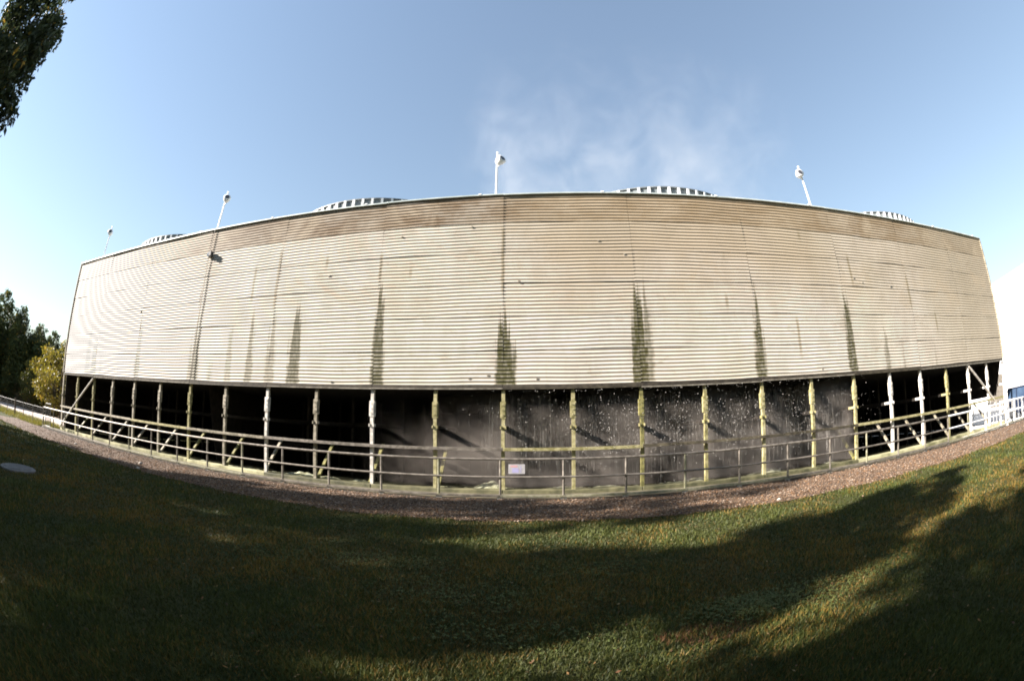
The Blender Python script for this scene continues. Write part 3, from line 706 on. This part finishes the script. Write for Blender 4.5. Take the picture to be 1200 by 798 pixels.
MB().add([(-.8,-1.33,1.25),(.8,-1.33,1.25),(.68,-.72,1.88),(-.68,-.72,1.88),(-.8,-1.345,1.26),(.8,-1.345,1.26),(.68,-.735,1.89),(-.68,-.735,1.89)],[(0,1,2,3),(4,7,6,5),(0,4,5,1),(1,5,6,2),(2,6,7,3),(3,7,4,0)]).build('windscreen', M['car_glass'], CR)
for s in (-1, 1):
    for y in (-1.45, 1.5):
        w = MB(); c = [(s*.98, y, .36), (s*.74, y, .36)]; w.tube(c, .36, 20); wo = w.build('wheel', M['rubber'], CR)
        MB().tube([(s*.995, y, .36), (s*.9, y, .36)], .22, 14).build('rim', M['chrome'], wo)
    MB().box((s*.62-.16, -2.47, .78), (s*.62+.16, -2.40, .95)).build('headlight', M['sign_white'], CR, bevel=.02)
    MB().box((s*.78-.1, 2.40, .85), (s*.78+.1, 2.47, 1.1)).build('tail_light', M['lamp_red'], CR, bevel=.02)
    MB().box((s*1.03-.09, -.98, 1.2), (s*1.03+.09, -.86, 1.36)).build('mirror', M['car_paint'], CR, bevel=.03)
    MB().tube([(s*.7, -.4, 2.02), (s*.7, 1.9, 2.02)], .02, 6).build('roof_bar', M['chrome'], CR)
MB().box((-.7, -2.53, .42), (.7, -2.44, .62)).build('bumper', M['steel_dark'], CR, bevel=.02)

# ------------------------------------------------------------------ grass, gravel stones, leaves, clover
def in_lawn(x, y): return (y < 10.72+.05*np.sin(x*1.7)) & (y > -3) 
def polar(n, r0, r1, p=.0):
    az = np.radians(rng.uniform(-92, 92, n)); u = rng.uniform(0, 1, n); r = r0*(r1/r0)**(u**1.0)
    return np.sin(az)*r, np.cos(az)*r, r
def patch(x, y, f, s):
    g = np.random.default_rng(s); v = 0
    for k in range(5):
        a, b, c = g.uniform(-1, 1, 3); v = v+np.sin(x*f*(1+k*.7)*a*2+y*f*(1+k*.6)*b*2+c*6)/(1+.35*k)
    return v
x, y, r = polar(620000, 2.3, 55); 
x = x+0; y = y
m = in_lawn(x, y); x, y, r = x[m], y[m], r[m]; n = len(x)
p1 = patch(x, y, .55, 1); p2 = patch(x, y, 1.7, 2)
hgt = rng.uniform(.022, .065, n)*(1+.25*np.clip(p2, -1, 1))*(1+r*.018); wid = .0022+.0011*r
az = rng.uniform(0, 2*np.pi, n); lean = rng.uniform(.1, .95, n)*hgt; la = rng.uniform(0, 2*np.pi, n)
B = np.stack([x, y, np.zeros(n)], 1); dx = np.stack([np.cos(az)*wid, np.sin(az)*wid, np.zeros(n)], 1)
tip = B+np.stack([np.cos(la)*lean, np.sin(la)*lean, hgt], 1)
V = np.stack([B-dx, B+dx, tip], 1).reshape(-1, 3)
t = rng.uniform(0, 1, (n, 1)); g = np.array([.030,.044,.009])*(1-t)+np.array([.074,.080,.017])*t
straw = (rng.uniform(0, 1, n) < np.clip(.30+.22*p1, .03, .75))[:, None]
g = np.where(straw, np.array([.165,.105,.022])*(.6+.6*rng.uniform(0, 1, (n, 1))), g)*(1+.16*np.clip(p2, -1.3, 1.3))[:, None]
red = (np.hypot((x-1.55)/.55, (y-3.95)/.22) < 1)[:, None]
g = np.where(red & (rng.uniform(0, 1, (n, 1)) < .40), np.array([.13,.065,.03]), g)
tag(link('grass', np_mesh('grass', V, np.arange(3*n).reshape(n, 3), M['blade'], col=np.repeat(g, 3, 0))), 'short mown grass of the shaded lawn', 'grass', kind='stuff')
# clover in patches
cl = []
for (ax, ay, sx, sy, nn) in ((2.2,4.45,.6,.30,1500),(-.9,5.3,1.2,.55,800),(-2.4,6.6,1.3,.5,700),(3.6,4.3,1.0,.5,700),(-4.2,6.0,1.2,.5,400),(.6,6.6,1.0,.6,500),(-.3,4.2,1.2,.35,400)):
    cl.append(np.stack([rng.normal(ax, sx*.6, nn), rng.normal(ay, sy*.6, nn)], 1))
cl = np.concatenate(cl); nn = len(cl); VV = []; 
ph = rng.uniform(0, 6.28, nn); sz = rng.uniform(.006, .013, nn); zz = rng.uniform(.03, .065, nn)
for k in range(3):
    a = ph+k*2.094; d = np.stack([np.cos(a), np.sin(a)], 1)*sz[:, None]; e = np.stack([-d[:, 1], d[:, 0]], 1)*.75
    c3 = lambda xy, z: np.concatenate([xy, z[:, None]], 1)
    tl = rng.uniform(-.006, .006, nn)
    VV.append(np.stack([c3(cl, zz), c3(cl+d*1.1-e, zz+tl), c3(cl+d*1.9, zz+tl*1.5), c3(cl+d*1.1+e, zz-tl)], 1))
V = np.concatenate(VV, 0).reshape(-1, 3); q = len(V)//4
t = rng.uniform(0, 1, (q, 1)); col = np.array([.05,.075,.016])*(1-t)+np.array([.125,.14,.045])*t
tag(link('clover', np_mesh('clover', V, np.arange(4*q).reshape(q, 4), M['blade'], col=np.repeat(col, 4, 0))), 'pale clover growing in patches through the lawn', 'clover', kind='stuff')
# gravel stones
OC = np.array([(1,0,0),(-1,0,0),(0,1,0),(0,-1,0),(0,0,1),(0,0,-1)], float)
OF = np.array([(0,2,4),(2,1,4),(1,3,4),(3,0,4),(2,0,5),(1,2,5),(3,1,5),(0,3,5)])
def stones(n, xf, smin, smax, cols, z0=.012):
    x, y = xf(n); n = len(x); s = smin*(smax/smin)**rng.uniform(0, 1, n)**1.5
    J = OC[None]*rng.uniform(.6, 1.25, (n, 6, 1))*np.array([1, 1, .65])*s[:, None, None]
    a = rng.uniform(0, 6.28, n); ca, sa = np.cos(a)[:, None], np.sin(a)[:, None]
    V = np.stack([J[..., 0]*ca-J[..., 1]*sa+x[:, None], J[..., 0]*sa+J[..., 1]*ca+y[:, None], J[..., 2]+z0+s[:, None]*.25], -1).reshape(-1, 3)
    Fc = (OF[None]+6*np.arange(n)[:, None, None]).reshape(-1, 3)
    c = np.array(cols)[rng.integers(0, len(cols), n)]*rng.uniform(.65, 1.25, (n, 1)); return V, Fc, np.repeat(c, 6, 0)
def strip(n):
    x = rng.normal(0, 13, n); y = rng.uniform(10.66, 14.6, n)+rng.normal(0, .04, n)-(rng.uniform(0,1,n)<.06)*rng.exponential(.25,n); k = (x < 41) & (x > -36-.8*rng.uniform(0, 1, n)); return x[k], y[k]
V, Fc, c = stones(52000, strip, .012, .045, [(.13,.085,.055),(.18,.12,.08),(.09,.058,.038),(.27,.21,.16),(.06,.038,.025),(.17,.092,.045)])
tag(link('gravel', np_mesh('gravel', V, Fc, M['stone'], col=c)), 'pinkish brown gravel strewn along the foot of the tower', 'gravel', kind='stuff')
# a few larger stones at the edge of the gravel
for k, (x, y, s) in enumerate([(-15.2,12.1,.17),(-13.9,10.9,.12),(-16.4,11.2,.14),(-21.5,12.2,.16),(6.1,10.95,.09),(-5.2,10.75,.07)]):
    v = MB(); import mathutils
    for i in range(5):
        pass
    V, Fc, c = stones(1, lambda n: (np.zeros(1), np.zeros(1)), s, s*1.01, [(.38,.35,.31)], 0)
    o = link('stone', np_mesh('stone', V, Fc, M['stone'], col=c)); o.location = (x, y, .0)
    b = o.modifiers.new('b', 'BEVEL'); b.width = s*.22; b.segments = 2
    tag(o, ['largest pale stone on the gravel below the wall lamp', 'small pale stone at the lawn edge left of centre', 'flat stone on the gravel at the lawn edge far left', 'pale block on the gravel in front of the fourth bay from the left', 'small stone in the gravel edge right of centre', 'tiny stone at the gravel edge left of the safety sign'][k], 'stone', 'loose stones along the gravel edge')
# fallen leaves on gravel and lawn
def leaves(n, pos, size, cols):
    x, y = pos(n); n = len(x); a = rng.uniform(0, 6.28, n); s = size*rng.uniform(.6, 1.3, n)
    d = np.stack([np.cos(a)*s, np.sin(a)*s, rng.uniform(-.3, .6, n)*s], 1); e = np.stack([-np.sin(a)*s*.4, np.cos(a)*s*.4, rng.uniform(-.3, .3, n)*s], 1)
    P = np.stack([x, y, rng.uniform(.03, .06, n)], 1); V = np.stack([P-d, P+e, P+d, P-e], 1).reshape(-1, 3)
    return V, np.arange(4*n).reshape(n, 4), np.repeat(np.array(cols)[rng.integers(0, len(cols), n)]*rng.uniform(.6, 1.2, (n, 1)), 4, 0)
def lp(n):
    x = rng.normal(0, 11, n); q = n*17//20; y = np.concatenate([np.where(rng.uniform(0,1,q)<.5, rng.normal(11.1, .35, q), rng.uniform(10.8, 14.5, q)), rng.uniform(1.5, 10.5, n-q)]); return x, y
V, Fc, c = leaves(15000, lp, .022, [(.15,.07,.03),(.20,.11,.04),(.10,.055,.03),(.22,.15,.07)])
tag(link('fallen_leaves', np_mesh('fallen_leaves', V, Fc, M['deadleaf'], col=c)), 'brown fallen leaves along the gravel edge and lawn', 'leaves', kind='stuff')
# dry weeds along the road at the left
V, Fc, c = [], [], []
n = 26000; x = rng.uniform(-75, -31.8, n); y = rng.uniform(14.3, 17.3, n)+rng.normal(0, .2, n); h = rng.uniform(.10, .38, n); a = rng.uniform(0, 6.28, n); w = .02
B = np.stack([x, y, np.zeros(n)], 1); dx = np.stack([np.cos(a)*w, np.sin(a)*w, 0*x], 1); tip = B+np.stack([rng.normal(0, .1, n), rng.normal(0, .1, n), h], 1)
V = np.stack([B-dx, B+dx, tip], 1).reshape(-1, 3); t = rng.uniform(0, 1, (n, 1)); col = np.array([.13,.15,.02])*(1-t)+np.array([.30,.24,.05])*t
tag(link('roadside_grass', np_mesh('roadside_grass', V, np.arange(3*n).reshape(n, 3), M['blade'], col=np.repeat(col, 3, 0))), 'tall yellow-green grass between fence and road', 'grass', kind='stuff')
n = 40000; x = rng.uniform(-110, -40, n); y = 27+rng.normal(0, .9, n)+.3*np.sin(x); hh = 2.3*(1+.4*np.sin(x*.9)+.3*np.sin(x*2.3))
cen = np.stack([x, y, rng.uniform(0, 1, n)*hh], 1)
a = rng.normal(size=(n, 3)); a /= np.linalg.norm(a, axis=1, keepdims=True); b = np.cross(a, rng.normal(size=(n, 3))); b /= np.linalg.norm(b, axis=1, keepdims=True); s = rng.uniform(.10, .24, (n, 1))
V = np.stack([cen-a*s, cen+b*s*.6, cen+a*s, cen-b*s*.6], 1).reshape(-1, 3); t = rng.uniform(0, 1, (n, 1)); col = np.array([.035,.040,.014])*(1-t)+np.array([.12,.075,.035])*t
tag(link('undergrowth', np_mesh('undergrowth', V, np.arange(4*n).reshape(n, 4), M['leaf'], col=np.repeat(col, 4, 0))), 'dark reddish undergrowth beneath the trees beyond the road', 'undergrowth', kind='stuff')

# ------------------------------------------------------------------ water: foam, droplets, mist and steam
xs = np.linspace(cx(6), cx(18), 420); prof = []
ys = np.linspace(16.46, 17.9, 14); gx, gy = np.meshgrid(xs, ys)
u = np.abs(np.sin(gx*.83+.4)*np.sin(gx*.37+2)+.4*np.sin(gx*2.9+1)*np.sin(gx*.61))**2
hz = (.02+.15*u)*np.exp(-((gy-17.0-.12*np.sin(gx*1.1))/.32)**2)+.05*np.abs(np.sin(gx*7+gy*5)*np.sin(gy*9-gx*3))*(.3+u)+rng.normal(0, .006, gx.shape)
gz = .06+np.maximum(hz, 0)*np.clip((gy-16.4)*5, 0, 1)
V = np.stack([gx.ravel(), gy.ravel(), gz.ravel()], 1); nx = len(xs)-1; i = np.arange(nx*13); a = (i//nx)*(nx+1)+i % nx
tag(link('foam', np_mesh('foam', V, np.stack([a, a+1, a+nx+2, a+nx+1], 1), M['foam'], True)), 'greenish white foam heaped on the basin water behind the kerb', 'foam', kind='stuff')
def drops(n, fx, smin, smax):
    x, y, z = fx(n); n = len(x); s = smin*(smax/smin)**(rng.uniform(0, 1, n)**2.2)
    V = (OC[None]*s[:, None, None]*np.array([1, 1, 1.25])+np.stack([x, y, z], 1)[:, None]).reshape(-1, 3)
    return V, (OF[None]+6*np.arange(n)[:, None, None]).reshape(-1, 3)
def dpos(n):
    bays = rng.choice([12.2, 13.5, 14.45, 15.5, 16.5, 17.5], n, p=[.10, .22, .24, .20, .15, .09]); x = X0+BAY*(bays+rng.normal(0, .5, n))
    z = np.clip(rng.normal(2.25, .75, n), .3, 3.6); y = rng.uniform(15.35, 16.9, n); return x, y, z
V, Fc = drops(5200, dpos, .004, .016)
tag(link('water_droplets', np_mesh('water_droplets', V, Fc, M['drop'])), 'sunlit water droplets splashing through the mossy middle bays', 'water droplets', kind='stuff')
def strands(n):
    x = X0+BAY*rng.uniform(11.6, 18, n); y = rng.uniform(16.7, 20.5, n); z1 = rng.uniform(1.4, 3.68, n); L = rng.uniform(.25, 1.5, n); z0 = np.maximum(.12, z1-L)
    r = rng.uniform(.003, .008, n); V = []
    for zz, q in ((z0, 1), (z1, .5)):
        for a in (0, 2.094, 4.189): V.append(np.stack([x+r*q*np.cos(a), y+r*q*np.sin(a), zz], 1))
    V = np.stack(V, 1).reshape(-1, 3); F = np.array([(0,1,4),(0,4,3),(1,2,5),(1,5,4),(2,0,3),(2,3,5)])
    return V, (F[None]+6*np.arange(n)[:, None, None]).reshape(-1, 3)
V, Fc = strands(4200)
tag(link('falling_water', np_mesh('falling_water', V, Fc, M['drop'])), 'fine strands of water falling inside the misty middle bays', 'falling water', kind='stuff')
def vol(name, a, b, m, label, cat):
    o = MB().box(a, b).build(name, m); tag(o, label, cat, kind='stuff'); return o
vol('mist', (cx(9.6), 16.25, .2), (cx(18)+.05, 19.5, ZB-.14),
    mist_material('mist', 1.15, .42, .35, .75, (.80,.71,.63), None, [(cx(9.6), cx(12.8))]), 'brownish mist hanging in the open bays of the running cell', 'mist')
vol('steam', (-5, 19, 12.7), (17, 27, 27),
    mist_material('steam', .085, .28, .45, .78, (.95,.95,.96), ((12.7, 13.4), (27, 15)), [(-5, -1), (17, 13)]), 'thin white steam drifting up from the fan stack right of centre', 'steam')
